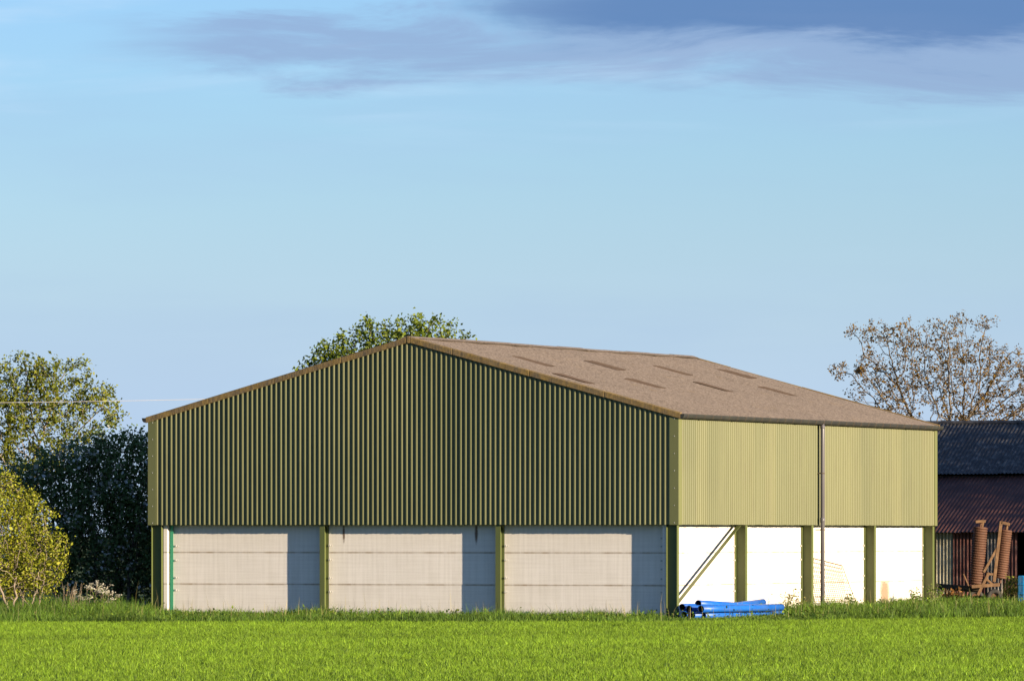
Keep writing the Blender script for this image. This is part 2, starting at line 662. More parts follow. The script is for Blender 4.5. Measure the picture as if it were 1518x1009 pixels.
# corner flashings with their screws
for (x0, x1, y0, y1, zt) in ((-0.05, 0.23, -0.049, -0.0405, 6.16), (W - 0.25, W + 0.050, -0.049, -0.0405, 6.16),
                             (W + 0.0405, W + 0.050, -0.040, 0.24, 6.14), (W + 0.0405, W + 0.050, LEN - 0.22, LEN + 0.05, 6.14),
                             (-0.05, -0.0405, -0.040, 0.24, 6.14)):
    mb = MB()
    mb.box(x0, x1, y0, y1, ZB - 0.006, zt)
    fl = mb.build('corner_flashing', M['flash'], barn)
    if y1 < 0:
        for k in range(7):
            s = MB()
            s.lathe([(0.0, 0.006), (0.012, 0.005), (0.016, 0.0)], 8, Matrix.Translation((x0 + 0.16, y0 - 0.0005, ZB + 0.06 + k * 0.53)) @ Matrix.Rotation(R(90), 4, 'X'))
            s.build('screw', M['galv'], fl)

# drip trim under the cladding
mb = MB()
mb.box(0.0, W, 0.006, 0.03, ZB + 0.01, ZB + 0.06)
mb.build('bottom_rail', M['steel'], barn)
mb = MB()
mb.box(W - 0.03, W - 0.006, 0.04, LEN, ZB + 0.01, ZB + 0.06)
mb.build('bottom_rail', M['steel'], barn)


# steel columns, I sections
def column_mesh(depth_axis, fw=0.17, dep=0.36, h=2.98):
    """I section; depth along x ('x') or y ('y'); outer flange at 0, going negative x / positive y"""
    mb = MB()
    t = 0.014
    if depth_axis == 'x':
        mb.box(-t, 0, -fw / 2, fw / 2, 0, h)
        mb.box(-dep, -dep + t, -fw / 2, fw / 2, 0, h)
        mb.box(-dep + t, -t, -0.005, 0.005, 0, h)
    else:
        mb.box(-fw / 2, fw / 2, 0, t, 0, h)
        mb.box(-fw / 2, fw / 2, dep - t, dep, 0, h)
        mb.box(-0.005, 0.005, t, dep - t, 0, h)
    return mb.mesh('column', M['steel'])


colx = column_mesh('x')
for k in range(5):
    yv = 0.115 if k == 0 else 6.0 * k - (0.115 if k == 4 else 0)
    link('column', colx, barn, (W - 0.03, yv, 0))
link('column', colx, barn, (0.03, 0.115, 0), (0, 0, math.pi))
link('column', colx, barn, (0.03, LEN - 0.115, 0), (0, 0, math.pi))
coly = column_mesh('y', 0.17, 0.29)
for xx in (6.0, 12.0):
    link('column', coly, barn, (xx, 0.032, 0))
    mb = MB()   # haunch bracket under the cladding
    mb.add([(xx + 0.09, 0.05, ZB - 0.0), (xx + 0.09, 0.32, ZB), (xx + 0.09, 0.32, ZB - 0.2),
            (xx + 0.10, 0.05, ZB - 0.0), (xx + 0.10, 0.32, ZB), (xx + 0.10, 0.32, ZB - 0.2)],
           [(0, 1, 2), (5, 4, 3), (0, 2, 5, 3), (2, 1, 4, 5), (1, 0, 3, 4)])
    mb.build('bracket', M['steel'], barn)

# concrete panels: gable
GY0 = 0.33
ZJ = ((0.006, 0.995), (1.0, 1.995), (2.0, 2.98))


def panel(x0, x1, y0, y1, z0, z1, mat, rot=0.0):
    """origin at the panel's lower corner so that stains sit in panel coordinates"""
    mb = MB()
    mb.box(0, x1 - x0, 0, y1 - y0, z0, z1)
    o = mb.build('concrete_panel', mat, barn, bevel=0.005, loc=(x0 + random.uniform(-0.002, 0.002), y0 + random.uniform(-0.003, 0.003), 0))
    return o


for i, (xa, xb) in enumerate(((0.57, 5.91), (6.09, 11.91), (12.09, 17.43))):
    for j, (z0, z1) in enumerate(ZJ):
        mt = M['conc']
        if i == 1 and j == 2:
            mt = M['conc_rust_a']
        o = panel(xa, xb, GY0, GY0 + 0.14, z0, z1, mt)
        if i == 1 and j == 2:
            # second rust run on the same panel
            o.data.materials.clear()
            o.data.materials.append(concrete('concrete_rust_runs', ((0.52, 2.62, 0.06, 0.42, RUSTY, 0.9), (5.05, 2.62, 0.08, 0.45, RUSTY, 0.9))))
# side wall panels; right wall outer face at W-0.41, they reach forward to y=0.12
for side in (1, -1):
    for i in range(4):
        ya, yb = 6.0 * i + (0.125 if i == 0 else 0.004), 6.0 * (i + 1) - (0.004 if i < 3 else 0.05)
        for j, (z0, z1) in enumerate(ZJ):
            mb = MB()
            mb.box(0, yb - ya, 0, 0.14, z0, z1)     # local x runs along the wall
            mt = M['conc_stain'] if (side == 1 and i == 3 and j == 0) else M['conc']
            me_ = mb.mesh('concrete_panel', mt, bevel=0.008)
            # turn so that local x -> barn +y, local +y -> barn -x
            xo = W - 0.412 if side == 1 else 0.552
            link('concrete_panel', me_, barn, (xo + random.uniform(-0.002, 0.002), ya, 0), (0, 0, R(90)))

# turquoise angle at the left corner
mb = MB()
mb.box(0.60, 0.70, 0.235, 0.245, 0.0, 2.86)
mb.box(0.60, 0.61, 0.245, 0.329, 0.0, 2.86)
mb.build('turquoise_angle', M['turq'], barn)

# panel clips
clip = MB()
clip.box(-0.03, 0.03, -0.05, 0.0, -0.025, 0.025)
clip.box(0.03, 0.075, -0.02, 0.0, -0.018, 0.018)
clipm = clip.mesh('panel_clip', M['galv'])
for xx in (0.76, 6.14, 12.14):
    for zz in (2.20, 1.76, 1.20, 0.79):
        link('panel_clip', clipm, barn, (xx + random.uniform(-.01, .01), GY0 - 0.004, zz + random.uniform(-.02, .02)))
for zz in (2.45, 2.2, 1.76, 1.5, 1.20, 0.79, 0.5):
    link('panel_clip', clipm, barn, (17.36, GY0 - 0.004, zz))
for k in (1, 2, 3, 4):
    for zz in (2.20, 1.76, 1.20, 0.79):
        link('panel_clip', clipm, barn, (W - 0.405, 6.0 * k - 0.16 - (0.1 if k == 4 else 0), zz), (0, 0, R(90)))

# diagonal wind brace in the first side bay
mb = MB()
a, b_ = Vector((W - 0.13, 0.22, 0.42)), Vector((W - 0.13, 5.82, 2.95))
mb.bar(a, b_, 0.012, 0.13, (1, 0, 0))
ofs = Vector((-0.062, 0.041 * 0.55, -0.091 * 0.55))
mb.bar(a + ofs, b_ + ofs, 0.10, 0.012, (1, 0, 0))
mb.build('diagonal_brace', M['steel'], barn)


# roof -------------------------------------------------------------
def roof_slope(sgn):
    nper = 167
    per = 8
    ys = np.linspace(-0.06, LEN + 0.10, nper * per + 1)
    xs = np.linspace(0.02, 9.11, 12)
    Yg, Xg = np.meshgrid(ys, xs)
    corr = 0.024 * np.cos((Yg + 0.06) / (LEN + 0.16) * nper * 2 * np.pi)
    wob = 0.02 * np.sin(Yg * 0.55 + 1.3) * np.sin(Xg * 0.5) + 0.012 * np.sin(Yg * 2.1 + Xg)
    Z = 8.69 - Xg * TAN + corr + wob * (Xg < 9)
    V = np.stack([9 + sgn * Xg, Yg, Z], -1).reshape(-1, 3)
    n = len(ys)
    i_ = (np.arange(len(xs) - 1)[:, None] * n + np.arange(n - 1)[None, :]).ravel()
    Fc = np.stack([i_, i_ + n, i_ + n + 1, i_ + 1], 1)
    if sgn < 0:
        Fc = Fc[:, ::-1]
    o = link('roof_slope', mesh_np('roof_slope', V, Fc, M['roof'], smooth=True), barn)
    return o


rs = roof_slope(1)
roof_slope(-1)
# rooflights: one sheet each, lying on the right slope
for (xa, xb, ya) in [(10.88, 12.06, 3.75 + 6 * k) for k in range(4)] + [(13.36, 14.5, 1.1 + 6 * k) for k in range(4)]:
    ys = np.linspace(ya, ya + 0.78, 57)
    xs = np.array([xa, (xa + xb) / 2, xb])
    Yg, Xg = np.meshgrid(ys, xs)
    corr = 0.024 * np.cos((Yg + 0.06) / (LEN + 0.16) * 167 * 2 * np.pi)
    XX = Xg - 9
    wob = 0.02 * np.sin(Yg * 0.55 + 1.3) * np.sin(XX * 0.5) + 0.012 * np.sin(Yg * 2.1 + XX)
    V = np.stack([Xg, Yg, 8.69 - XX * TAN + corr + wob + 0.022], -1).reshape(-1, 3)
    n = 57
    i_ = (np.arange(2)[:, None] * n + np.arange(n - 1)[None, :]).ravel()
    link('rooflight', mesh_np('rooflight', V, np.stack([i_, i_ + n, i_ + n + 1, i_ + 1], 1), M['rlight'], smooth=True), rs)
# ridge capping
mb = MB()
for k in range(12):
    y0, y1 = -0.07 + k * 2.015, -0.07 + (k + 1) * 2.015 + 0.02
    dz = random.uniform(-0.012, 0.012)
    mb2 = MB()
    pr = [(-0.26, -0.045), (-0.10, 0.012), (0, 0.03), (0.10, 0.012), (0.26, -0.045)]
    vv = []
    for y in (y0, y1):
        vv += [(9 + px_, y, 8.73 + dz + pz_) for px_, pz_ in pr] + [(9 + px_, y, 8.70 + dz + pz_) for px_, pz_ in pr]
    ff = []
    for i in range(4):
        ff += [(i, i + 1, 11 + i, 10 + i), (5 + i, 15 + i, 16 + i, 6 + i), (i, 5 + i, 6 + i, i + 1), (10 + i, 11 + i, 16 + i, 15 + i)]
    mb2.add(vv, ff)
    mb2.build('ridge_cap', M['roof'], barn, smooth=False)
# barge boards up both verges
for y0, y1 in ((-0.082, -0.051), (LEN + 0.045, LEN + 0.105)):
    for sgn in (-1, 1):
        cuts = [0.06, 1.5, 4.1, 6.6, 9.13] if sgn > 0 else [0.06, 2.3, 4.6, 6.9, 9.13]
        for a_, b2 in zip(cuts[:-1], cuts[1:]):
            mb = MB()
            dz = random.uniform(-0.008, 0.008)
            xa, xb = 9 + sgn * (a_ + 0.006), 9 + sgn * (b2 - 0.006)
            za, zb = 8.735 - a_ * TAN + dz, 8.735 - b2 * TAN + dz
            h = 0.185
            q = [(xa, y0, za - h), (xb, y0, zb - h), (xb, y1, zb - h), (xa, y1, za - h),
                 (xa, y0, za), (xb, y0, zb), (xb, y1 + (0.12 if y0 < 0 else 0), zb + 0.02), (xa, y1 + (0.12 if y0 < 0 else 0), za + 0.02)]
            ff = [(3, 2, 1, 0), (4, 5, 6, 7), (0, 1, 5, 4), (1, 2, 6, 5), (2, 3, 7, 6), (3, 0, 4, 7)]
            if sgn < 0:
                ff = [f[::-1] for f in ff]
            mb.add(q, ff)
            mb.build('barge_board', M['lichen'], barn, bevel=0.012)
        if sgn < 0:
            mb = MB()
            mb.box(8.945, 9.055, y0 - 0.006, y1, 8.52, 8.745)
            mb.build('barge_board', M['lichen'], barn, bevel=0.02)


# gutters
def gutter(x, zc_, mirror):
    n = 10
    prof = []
    ro, ri, vy_ = 0.098, 0.090, 1.45
    for k in range(n + 1):
        a_ = math.pi + math.pi * k / n
        prof.append((ro * math.cos(a_), vy_ * ro * math.sin(a_)))
    for k in range(n + 1):
        a_ = 2 * math.pi - math.pi * k / n
        prof.append((ri * math.cos(a_), vy_ * ri * math.sin(a_)))
    m = len(prof)
    y0, y1 = -0.08, LEN + 0.14
    mb = MB()
    vv = [(x + p[0], y0, zc_ + p[1]) for p in prof] + [(x + p[0], y1, zc_ + p[1]) for p in prof]
    ff = [(k, (k + 1) % m, m + (k + 1) % m, m + k) for k in range(m)]
    ff += [tuple(range(n + 1)), tuple(m + k for k in reversed(range(n + 1)))]
    mb.add(vv, ff)
    go = mb.build('gutter', M['gutter'], barn)
    br = MB()
    prof2 = []
    for k in range(n + 1):
        a_ = math.pi + math.pi * k / n
        prof2.append((0.109 * math.cos(a_), vy_ * 0.106 * math.sin(a_)))
    for k in range(n + 1):
        a_ = 2 * math.pi - math.pi * k / n
        prof2.append((0.0985 * math.cos(a_), vy_ * 0.0985 * math.sin(a_)))
    vv = [(p[0], -0.02, p[1]) for p in prof2] + [(p[0], 0.02, p[1]) for p in prof2]
    br.add(vv, [(k, (k + 1) % m, m + (k + 1) % m, m + k) for k in range(m)])
    bm_ = br.mesh('gutter_bracket', M['timber'])
    for k in range(34):
        link('gutter_bracket', bm_, go, (x, 0.25 + k * 0.71, zc_))
    return go


gutter(W + 0.155, 6.258, 1)
gutter(-0.155, 6.258, -1)

# downpipe at the middle column
mb = MB()
dpx, dpy = W + 0.165, 12.40
mb.tube([(W + 0.155, dpy, 6.15), (W + 0.155, dpy, 6.05), (dpx, dpy, 5.95), (dpx, dpy, 0.12)], 0.068, 14)
dp = mb.build('downpipe', M['pipe_grey'], barn, smooth=True)
for z0, z1, r_ in ((2.95, 3.12, 0.080), (6.0, 6.1, 0.080)):
    mb = MB()
    mb.lathe([(0.058, z0), (r_, z0 + 0.01), (r_, z1 - 0.01), (0.058, z1)], 14, Matrix.Translation((dpx, dpy, 0)))
    mb.build('pipe_collar', M['pipe_grey'], dp, smooth=True)
for zz in (4.55, 2.72, 0.55):
    mb = MB()
    mb.lathe([(0.066, zz - 0.02), (0.082, zz - 0.018), (0.082, zz + 0.018), (0.066, zz + 0.02)], 14, Matrix.Translation((dpx, dpy, 0)))
    mb.box(W - 0.05 if zz < 2.8 else W + 0.033, dpx - 0.055, dpy - 0.10, dpy - 0.075, zz - 0.018, zz + 0.018)
    mb.box(dpx - 0.075, dpx - 0.055, dpy - 0.10, dpy + 0.02, zz - 0.018, zz + 0.018)
    mb.build('pipe_bracket', M['timber'], dp)

# concrete footings showing at the far column
mb = MB()
mb.box(W - 0.6, W + 0.12, LEN - 0.5, LEN + 0.2, -0.2, 0.36)
mb.build('footing', M['conc'], barn, bevel=0.02)

# ------------------------------------------------------------------ blue pipes beside the barn


def pipe(a, b2, r_, label):
    a, b2 = Vector(a), Vector(b2)
    d = b2 - a
    l = d.length
    q = d.to_track_quat('Z', 'Y')
    root = empty('water_pipe', a)
    root.rotation_euler = q.to_euler()
    mb = MB()
    mb.lathe([(r_ - 0.012, 0.0), (r_, 0.0), (r_, l * 0.33), (r_, l * 0.66), (r_, l), (r_ - 0.012, l)], 22)
    mb.build('pipe_wall', M['blue'], root, smooth=False)
    for p_ in root.children[0].data.polygons:
        p_.use_smooth = True
    mb = MB()
    mb.lathe([(r_ - 0.012, 0.0), (r_ - 0.012, l)], 22)
    mb.build('pipe_bore', M['pipe_in'], root, smooth=True)
    tag(root, label, 'pipe', 'blue pipes stacked beside the barn')
    return root


RP = 0.112
pipe(P(1039, 902, 192.3), P(1158, 899.5, 197.5), RP, 'long blue plastic pipe on top of the pile, foremost from the wall')
pipe(P(1035, 894.0, 193.7), P(1128, 899.6, 198.9), RP, 'blue plastic pipe whose near open end rides highest on the pile')
pipe(P(1046, 903.5, 194.2), P(1131, 892.0, 199.2), RP, 'blue plastic pipe whose far end tips up against the white wall')
pipe(P(1011, 899.5, 192.7), P(1092, 898.2, 198.0), RP, 'blue pipe whose open end sits against the dark corner column')
pipe(P(1021.5, 902, 192.6), P(1112, 900.0, 198.2), RP, 'blue pipe with open end between the corner column pipe and the foremost pipe')
pipe(P(1026, 911.5, 192.5), P(1136, 909.5, 198.2), RP, 'blue pipe at the bottom of the pile half sunk in grass')
pipe(P(1014, 910.5, 192.6), P(1106, 908.0, 198.2), RP, 'bottom blue pipe of the pile beside the corner column foot')
pipe(P(1042, 911.5, 192.9), P(1158, 909.0, 198.4), RP, 'bottom blue pipe of the pile under the foremost long pipe')

# ------------------------------------------------------------------ leaning wire mesh panel
mb = MB()
c00 = B2W(W + 0.02, 12.2, 0.12)
c10 = B2W(W + 0.02, 16.2, 0.12)
c01 = B2W(W - 0.385, 12.35, 1.86)
c11 = B2W(W - 0.385, 15.75, 1.55)
nv, nh = 20, 12
for i in range(nv + 1):
    t_ = i / nv
    mb.tube([c00.lerp(c10, t_), c01.lerp(c11, t_)], 0.007 if 0 < i < nv else 0.014, 5)
for j in range(nh + 1):
    t_ = j / nh
    mb.tube([c00.lerp(c01, t_), c10.lerp(c11, t_)], 0.008 if 0 < j < nh else 0.014, 5)
mp_ = mb.build('mesh_panel', M['wire'])
tag(mp_, 'rusty wire mesh panel leaning against the white concrete wall beside the downpipe', 'mesh panel')

# ------------------------------------------------------------------ old shed behind
SY = 223.0
s0 = P(1388, 788, SY)
s0.z = 0
shed = empty('old_shed', s0 - eu * 8, -TH)
tag(shed, 'old shed with dark upper roof, rust red lower roof and patchwork sheet walls', 'shed')
SL = 24.0


def corr_sheet(name, x0, x1, A, B_, mat, parent, pitch=0.146, amp=0.02, seg=6, horiz=False):
    """corrugated sheet spanning x0..x1; (y,z) from A to B_; ridges run from A to B_"""
    n = max(2, int((x1 - x0) / pitch * seg))
    xs = np.linspace(x0, x1, n + 1)
    A, B_ = np.array(A), np.array(B_)
    d = (B_ - A) / np.linalg.norm(B_ - A)
    nrm = np.array([-d[1], d[0]])
    c_ = amp * np.cos(xs / pitch * 2 * np.pi)
    V = []
    for Q in (A, B_):
        yz = Q[None, :] + nrm[None, :] * c_[:, None]
        V.append(np.stack([xs, yz[:, 0], yz[:, 1]], 1))
    V = np.concatenate(V)
    i_ = np.arange(n)
    Fc = np.stack([i_, i_ + 1, i_ + n + 2, i_ + n + 1], 1)
    return link(name, mesh_np(name, V, Fc, mat, smooth=True), parent)


# roofs laid in separate sheets, slightly uneven
for k in range(8):
    xa, xb = k * 3.0, (k + 1) * 3.0 + 0.05
    j = random.uniform(-0.012, 0.012) + 0.012 * (k % 2)
    corr_sheet('lower_roof_sheet', xa, xb, (-0.32, 2.64 + j), (4.0, 4.66 + j), M['rust_roof'], shed)
    j = random.uniform(-0.012, 0.012) + 0.012 * (k % 2)
    corr_sheet('upper_roof_sheet', xa, xb, (3.75, 4.74 + j), (7.1, 6.62 + j), M['slate_roof'], shed)
    corr_sheet('rear_roof_sheet', xa, xb, (7.1, 6.62 + j), (13.0, 3.0 + j), M['slate_roof'], shed)
mb = MB()
mb.tube([(0, 7.1, 6.62), (SL, 7.1, 6.62)], 0.09, 8)
mb.build('ridge_cap', M['slate_roof'], shed)
mb = MB()
mb.box(0, SL, 3.95, 4.0, 4.3, 4.66)
mb.build('clerestory_board', M['timber'], shed)
# walls: patchwork sheets
xw = 7.0
k = 0
walls = ['grey_wall', 'cream_wall', 'rust_wall', 'rust_wall', 'grey_wall', 'rust_wall', None, 'rust_wall', 'grey_wall', 'rust_wall', 'rust_wall']
widths = [1.0, 0.62, 0.62, 0.62, 0.62, 0.55, 0.62, 0.62, 0.9, 0.9, 0.9]
for wname, wd in zip(walls, widths):
    if wname:
        corr_sheet('wall_sheet', xw, xw + wd - 0.015, (0.02 * (k % 2), 0.16), (0.02 * (k % 2), 2.72), M[wname], shed, 0.127, 0.022, 8)
    xw += wd
    k += 1
while xw < SL - 1:
    corr_sheet('wall_sheet', xw, xw + 0.9, (0.02 * (k % 2), 0.16), (0.02 * (k % 2), 2.72), M['rust_wall'], shed, 0.127, 0.022, 8)
    xw += 0.9
    k += 1
xw = 0.2
while xw < 6.9:
    corr_sheet('wall_sheet', xw, xw + 0.85, (0.02 * (k % 2), 0.16), (0.02 * (k % 2), 2.72), M['rust_wall'], shed, 0.127, 0.022, 8)
    xw += 0.85
    k += 1
for xx in (0.1, SL - 0.1):
    mb = MB()
    mb.add([(xx - 0.03, 0, 0), (xx - 0.03, 13, 0), (xx - 0.03, 13, 2.9), (xx - 0.03, 7.1, 6.5), (xx - 0.03, 3.9, 4.6), (xx - 0.03, 0, 2.6),
            (xx + 0.03, 0, 0), (xx + 0.03, 13, 0), (xx + 0.03, 13, 2.9), (xx + 0.03, 7.1, 6.5), (xx + 0.03, 3.9, 4.6), (xx + 0.03, 0, 2.6)],
           [(5, 4, 3, 2, 1, 0), (6, 7, 8, 9, 10, 11)] + [(i, (i + 1) % 6, 6 + (i + 1) % 6, 6 + i) for i in range(6)])
    mb.build('end_wall', M['timber'], shed)
mb = MB()
mb.box(0.2, SL - 0.2, 12.9, 12.95, 0, 3.0)
mb.build('rear_wall', M['timber'], shed)
for xx in [8.6 + 3.0 * i for i in range(5)]:
    mb = MB()
    mb.box(xx - 0.09, xx + 0.09, 0.08, 0.26, 0, 2.7)
    mb.build('post', M['timber'], shed)

# ------------------------------------------------------------------ ring roller (folded)
RY = 217.5
gzr = float(gz(16.3, RY))
rr = empty('ring_roller', (P(1462, 880, RY).x, RY, gzr))
tag(rr, 'rusty folded ring roller with two upright gangs of iron rings', 'farm roller')
roff = Vector(rr.location)
ringm = None


def gang(px0, py0, px1, py1, rad, n):
    a, b2 = P(px0, py0, RY), P(px1, py1, RY)
    d = (b2 - a)
    q = d.to_track_quat('Z', 'Y').to_matrix().to_4x4()
    l = d.length
    p = l / n
    mb = MB()
    mb.lathe([(rad * 0.72, -p * 0.48), (rad * 0.90, -p * 0.46), (rad, -p * 0.16), (rad, p * 0.16), (rad * 0.90, p * 0.46), (rad * 0.72, p * 0.48)], 24, closed=True)
    me_ = mb.mesh('ring', M['rust'])
    g_ = MB()
    g_.tube([a - roff - d.normalized() * 0.16, b2 - roff + d.normalized() * 0.16], 0.045, 10)
    go = g_.build('axle', M['rust'], rr)
    g_ = MB()
    g_.tube([a - roff, b2 - roff], rad * 0.71, 16)
    g_.build('gang_core', M['rust'], rr)
    for i in range(n):
        c_ = a.lerp(b2, (i + 0.5) / n) - roff
        o = link('ring', me_, go, c_, (Matrix(q) @ Matrix.Rotation(random.uniform(0, 1), 4, 'Z') @ Matrix.Rotation(random.uniform(-0.012, 0.012), 4, 'X')).to_euler())
    return a - roff, b2 - roff, d.normalized()


a1, b1, d1 = gang(1447, 865, 1453.5, 780.5, 0.25, 23)
a2, b2_, d2 = gang(1483.5, 857, 1491.5, 785, 0.215, 21)


def RP_(px_, py_, dy=0.0):
    return P(px_, py_, RY + dy) - roff


fr = [([(1473.5, 862), (1484, 772)], 0.11, 0.10), ([(1484, 774), (1497, 777)], 0.10, 0.10),
      ([(1446, 773), (1461, 772)], 0.10, 0.09), ([(1458, 771), (1456, 781)], 0.07, 0.07), ([(1494, 775), (1492, 786)], 0.06, 0.06),
      ([(1458, 848), (1478, 812)], 0.09, 0.07), ([(1462, 850), (1476, 851)], 0.08, 0.08), ([(1466, 848), (1449, 882)], 0.10, 0.09),
      ([(1460, 856), (1474, 868)], 0.08, 0.08), ([(1436, 868), (1428, 850)], 0.05, 0.05), ([(1440, 869), (1482, 866)], 0.12, 0.10)]
for pts, w_, h_ in fr:
    mb = MB()
    mb.bar(RP_(*pts[0], -0.16), RP_(*pts[1], -0.16), w_, h_, (0, 1, 0))
    mb.build('frame_bar', M['rust_frame'], rr, bevel=0.01)
mb = MB()
mb.bar(RP_(1452, 872, 0.1), RP_(1372, 866, 0.9), 0.13, 0.14)
mb.bar(RP_(1452, 876, 0.1), RP_(1372, 870, 1.3), 0.08, 0.08)
mb.build('drawbar', M['timber'], rr)
for px_, dy in ((1474, -0.3), (1446, 0.5)):
    mb = MB()
    c_ = RP_(px_, 884, dy)
    Mx = Matrix.Translation(c_) @ Matrix.Rotation(R(90), 4, 'X')
    mb.lathe([(0.13, -0.09), (0.24, -0.10), (0.27, -0.05), (0.27, 0.05), (0.24, 0.10), (0.13, 0.09)], 22, Mx, closed=True)
    wo_ = mb.build('wheel', M['rubber'], rr, smooth=True)
    mb = MB()
    mb.lathe([(0.0, -0.03), (0.12, -0.05), (0.14, -0.02), (0.14, 0.02), (0.12, 0.05), (0.0, 0.03)], 16, Mx)
    mb.build('rim', M['rust'], wo_)
mb = MB()
mb.bar(RP_(1444, 884, 0.5), RP_(1474, 884, -0.3), 0.07, 0.07)
mb.build('wheel_axle', M['timber'], rr)

# blue drum at the right
dpos = P(1522, 890, 214.0)
dz0 = float(gz(dpos.x, 214.0))
mb = MB()
mb.lathe([(0.0, 0.0), (0.27, 0.0), (0.29, 0.03), (0.29, 0.28), (0.305, 0.30), (0.305, 0.33), (0.29, 0.35), (0.29, 0.60), (0.305, 0.62), (0.305, 0.65),
          (0.29, 0.67), (0.29, 0.88), (0.27, 0.92), (0.26, 0.92), (0.25, 0.89), (0.0, 0.89)], 24)
dr = mb.build('blue_drum', M['drum'], None, loc=(dpos.x, 214.0, dz0), smooth=False)
tag(dr, 'bright blue plastic drum standing in the grass beside the rusty ring roller', 'drum')


# ------------------------------------------------------------------ trees
def colonize(attr, root, step=0.35, kill=0.5, iters=160, up=0.05, trunk=None):
    nodes = [np.array(root, float)]
    par = [-1]
    if trunk is not None:
        for q in trunk:
            nodes.append(np.array(q, float))
            par.append(len(nodes) - 2)
    attr = np.array(attr, float)
    NP = np.array(nodes)
    d = np.linalg.norm(attr[:, None] - NP[None], axis=2)
    bi, bd = d.argmin(1), d.min(1)
    alive = bd > kill
    for it in range(iters):
        idx = np.where(alive)[0]
        if len(idx) == 0:
            break
        v = attr[idx] - NP[bi[idx]]
        v /= np.linalg.norm(v, axis=1)[:, None] + 1e-9
        # nearer attractors decide
        acc = np.zeros_like(NP)
        np.add.at(acc, bi[idx], v)
        src = np.unique(bi[idx])
        dirs = acc[src]
        dirs /= np.linalg.norm(dirs, axis=1)[:, None] + 1e-9
        dirs += rng.normal(0, 0.22, dirs.shape)
        dirs[:, 2] += up
        dirs /= np.linalg.norm(dirs, axis=1)[:, None]
        new = NP[src] + dirs * step * rng.uniform(0.8, 1.2, (len(src), 1))
        b0 = len(NP)
        NP = np.vstack([NP, new])
        par += list(src)
        dn = np.linalg.norm(attr[idx][:, None] - new[None], axis=2)
        mi, md = dn.argmin(1), dn.min(1)
        better = md < bd[idx]
        bi[idx[better]] = b0 + mi[better]
        bd[idx[better]] = md[better]
        alive[idx[md < kill]] = False
        if len(NP) > 9000:
            break
    return NP, np.array(par)


def tree_mesh(NP, par, r0, expo, mat, name, sides=5, rmax=1.0):
    n = len(NP)
    cnt = np.zeros(n)
    haschild = np.zeros(n, bool)
    haschild[par[1:]] = True
    cnt[~haschild] = 1
    for i in range(n - 1, 0, -1):
        cnt[par[i]] += cnt[i]
    rad = np.minimum(r0 * np.maximum(cnt, 1) ** expo, rmax)
    c_ = np.arange(1, n)
    p = par[1:]
    A, B_ = NP[p], NP[c_]
    rb = rad[c_]
    ra = np.minimum(rad[p], rb * 1.35)
    d = B_ - A
    d /= np.linalg.norm(d, axis=1)[:, None] + 1e-9
    ref = np.where(np.abs(d[:, 2:3]) < 0.9, np.array([[0, 0, 1.0]]), np.array([[1.0, 0, 0]]))
    x = np.cross(d, ref)
    x /= np.linalg.norm(x, axis=1)[:, None]
    y = np.cross(d, x)
    ang = np.arange(sides) * 2 * np.pi / sides
    ring = x[:, None] * np.cos(ang)[None, :, None] + y[:, None] * np.sin(ang)[None, :, None]
    VA = A[:, None] + ring * ra[:, None, None]
    VB = B_[:, None] + ring * rb[:, None, None] + d[:, None] * rb[:, None, None] * 0.3
    V = np.concatenate([VA, VB], 1).reshape(-1, 3)
    base = np.arange(n - 1)[:, None] * 2 * sides
    k_ = np.arange(sides)
    k2 = (k_ + 1) % sides
    Fc = np.stack([base + k_, base + k2, base + sides + k2, base + sides + k_], 2).reshape(-1, 4)
    return mesh_np(name, V, Fc, mat, smooth=True), cnt, rad


def leaves_mesh(C, size, c0, c1, mat, name, aspect=0.62, upbias=0.3, jitter=0.12, sdev=0.3):
    """diamond leaves centred at C, folded slightly"""
    n = len(C)
    nr = rng.normal(0, 1, (n, 3))
    nr[:, 2] += upbias
    nr /= np.linalg.norm(nr, axis=1)[:, None]
    t_ = np.cross(nr, rng.normal(0, 1, (n, 3)))
    t_ /= np.linalg.norm(t_, axis=1)[:, None]
    b_ = np.cross(nr, t_)
    s = size * np.exp(rng.normal(0, sdev, n))[:, None]
    fold = nr * s * 0.18
    V = np.stack([C - t_ * s * 0.5, C + b_ * s * aspect * 0.5 + fold, C + t_ * s * 0.5, C - b_ * s * aspect * 0.5 + fold], 1).reshape(-1, 3)
    Fc = np.arange(n * 4).reshape(n, 4)
    f = rng.uniform(0, 1, (n, 1))
    colr = np.array(c0)[None] * (1 - f) + np.array(c1)[None] * f
    colr = np.repeat(colr * np.exp(rng.normal(0, jitter, (n, 1))), 4, 0)
    return mesh_np(name, V, Fc, mat, col=colr)


def blob_points(blobs, Y, n, flat=1.0):
    """blobs in photo pixels at depth Y -> attractors inside spheres"""
    w = np.array([b[2] ** 1.8 for b in blobs], float)
    pick = rng.choice(len(blobs), n, p=w / w.sum())
    out = []
    for i in pick:
        px_, py_, r_ = blobs[i][:3]
        c_ = P(px_, py_, Y)
        R_ = r_ / F * Y
        v = rng.normal(0, 1, 3)
        v /= np.linalg.norm(v)
        v *= rng.uniform(0, 1) ** (1 / 2.2)
        out.append((c_.x + v[0] * R_, Y + v[1] * R_ * flat, max(c_.z + v[2] * R_, 0.35)))
    return np.array(out)


def leaf_centres(NP, cnt, maxcnt, per, spread, off=0.0):
    tips = np.where(cnt <= maxcnt)[0]
    C = np.repeat(NP[tips], per, 0)
    C = C + rng.normal(0, spread, C.shape)
    return C


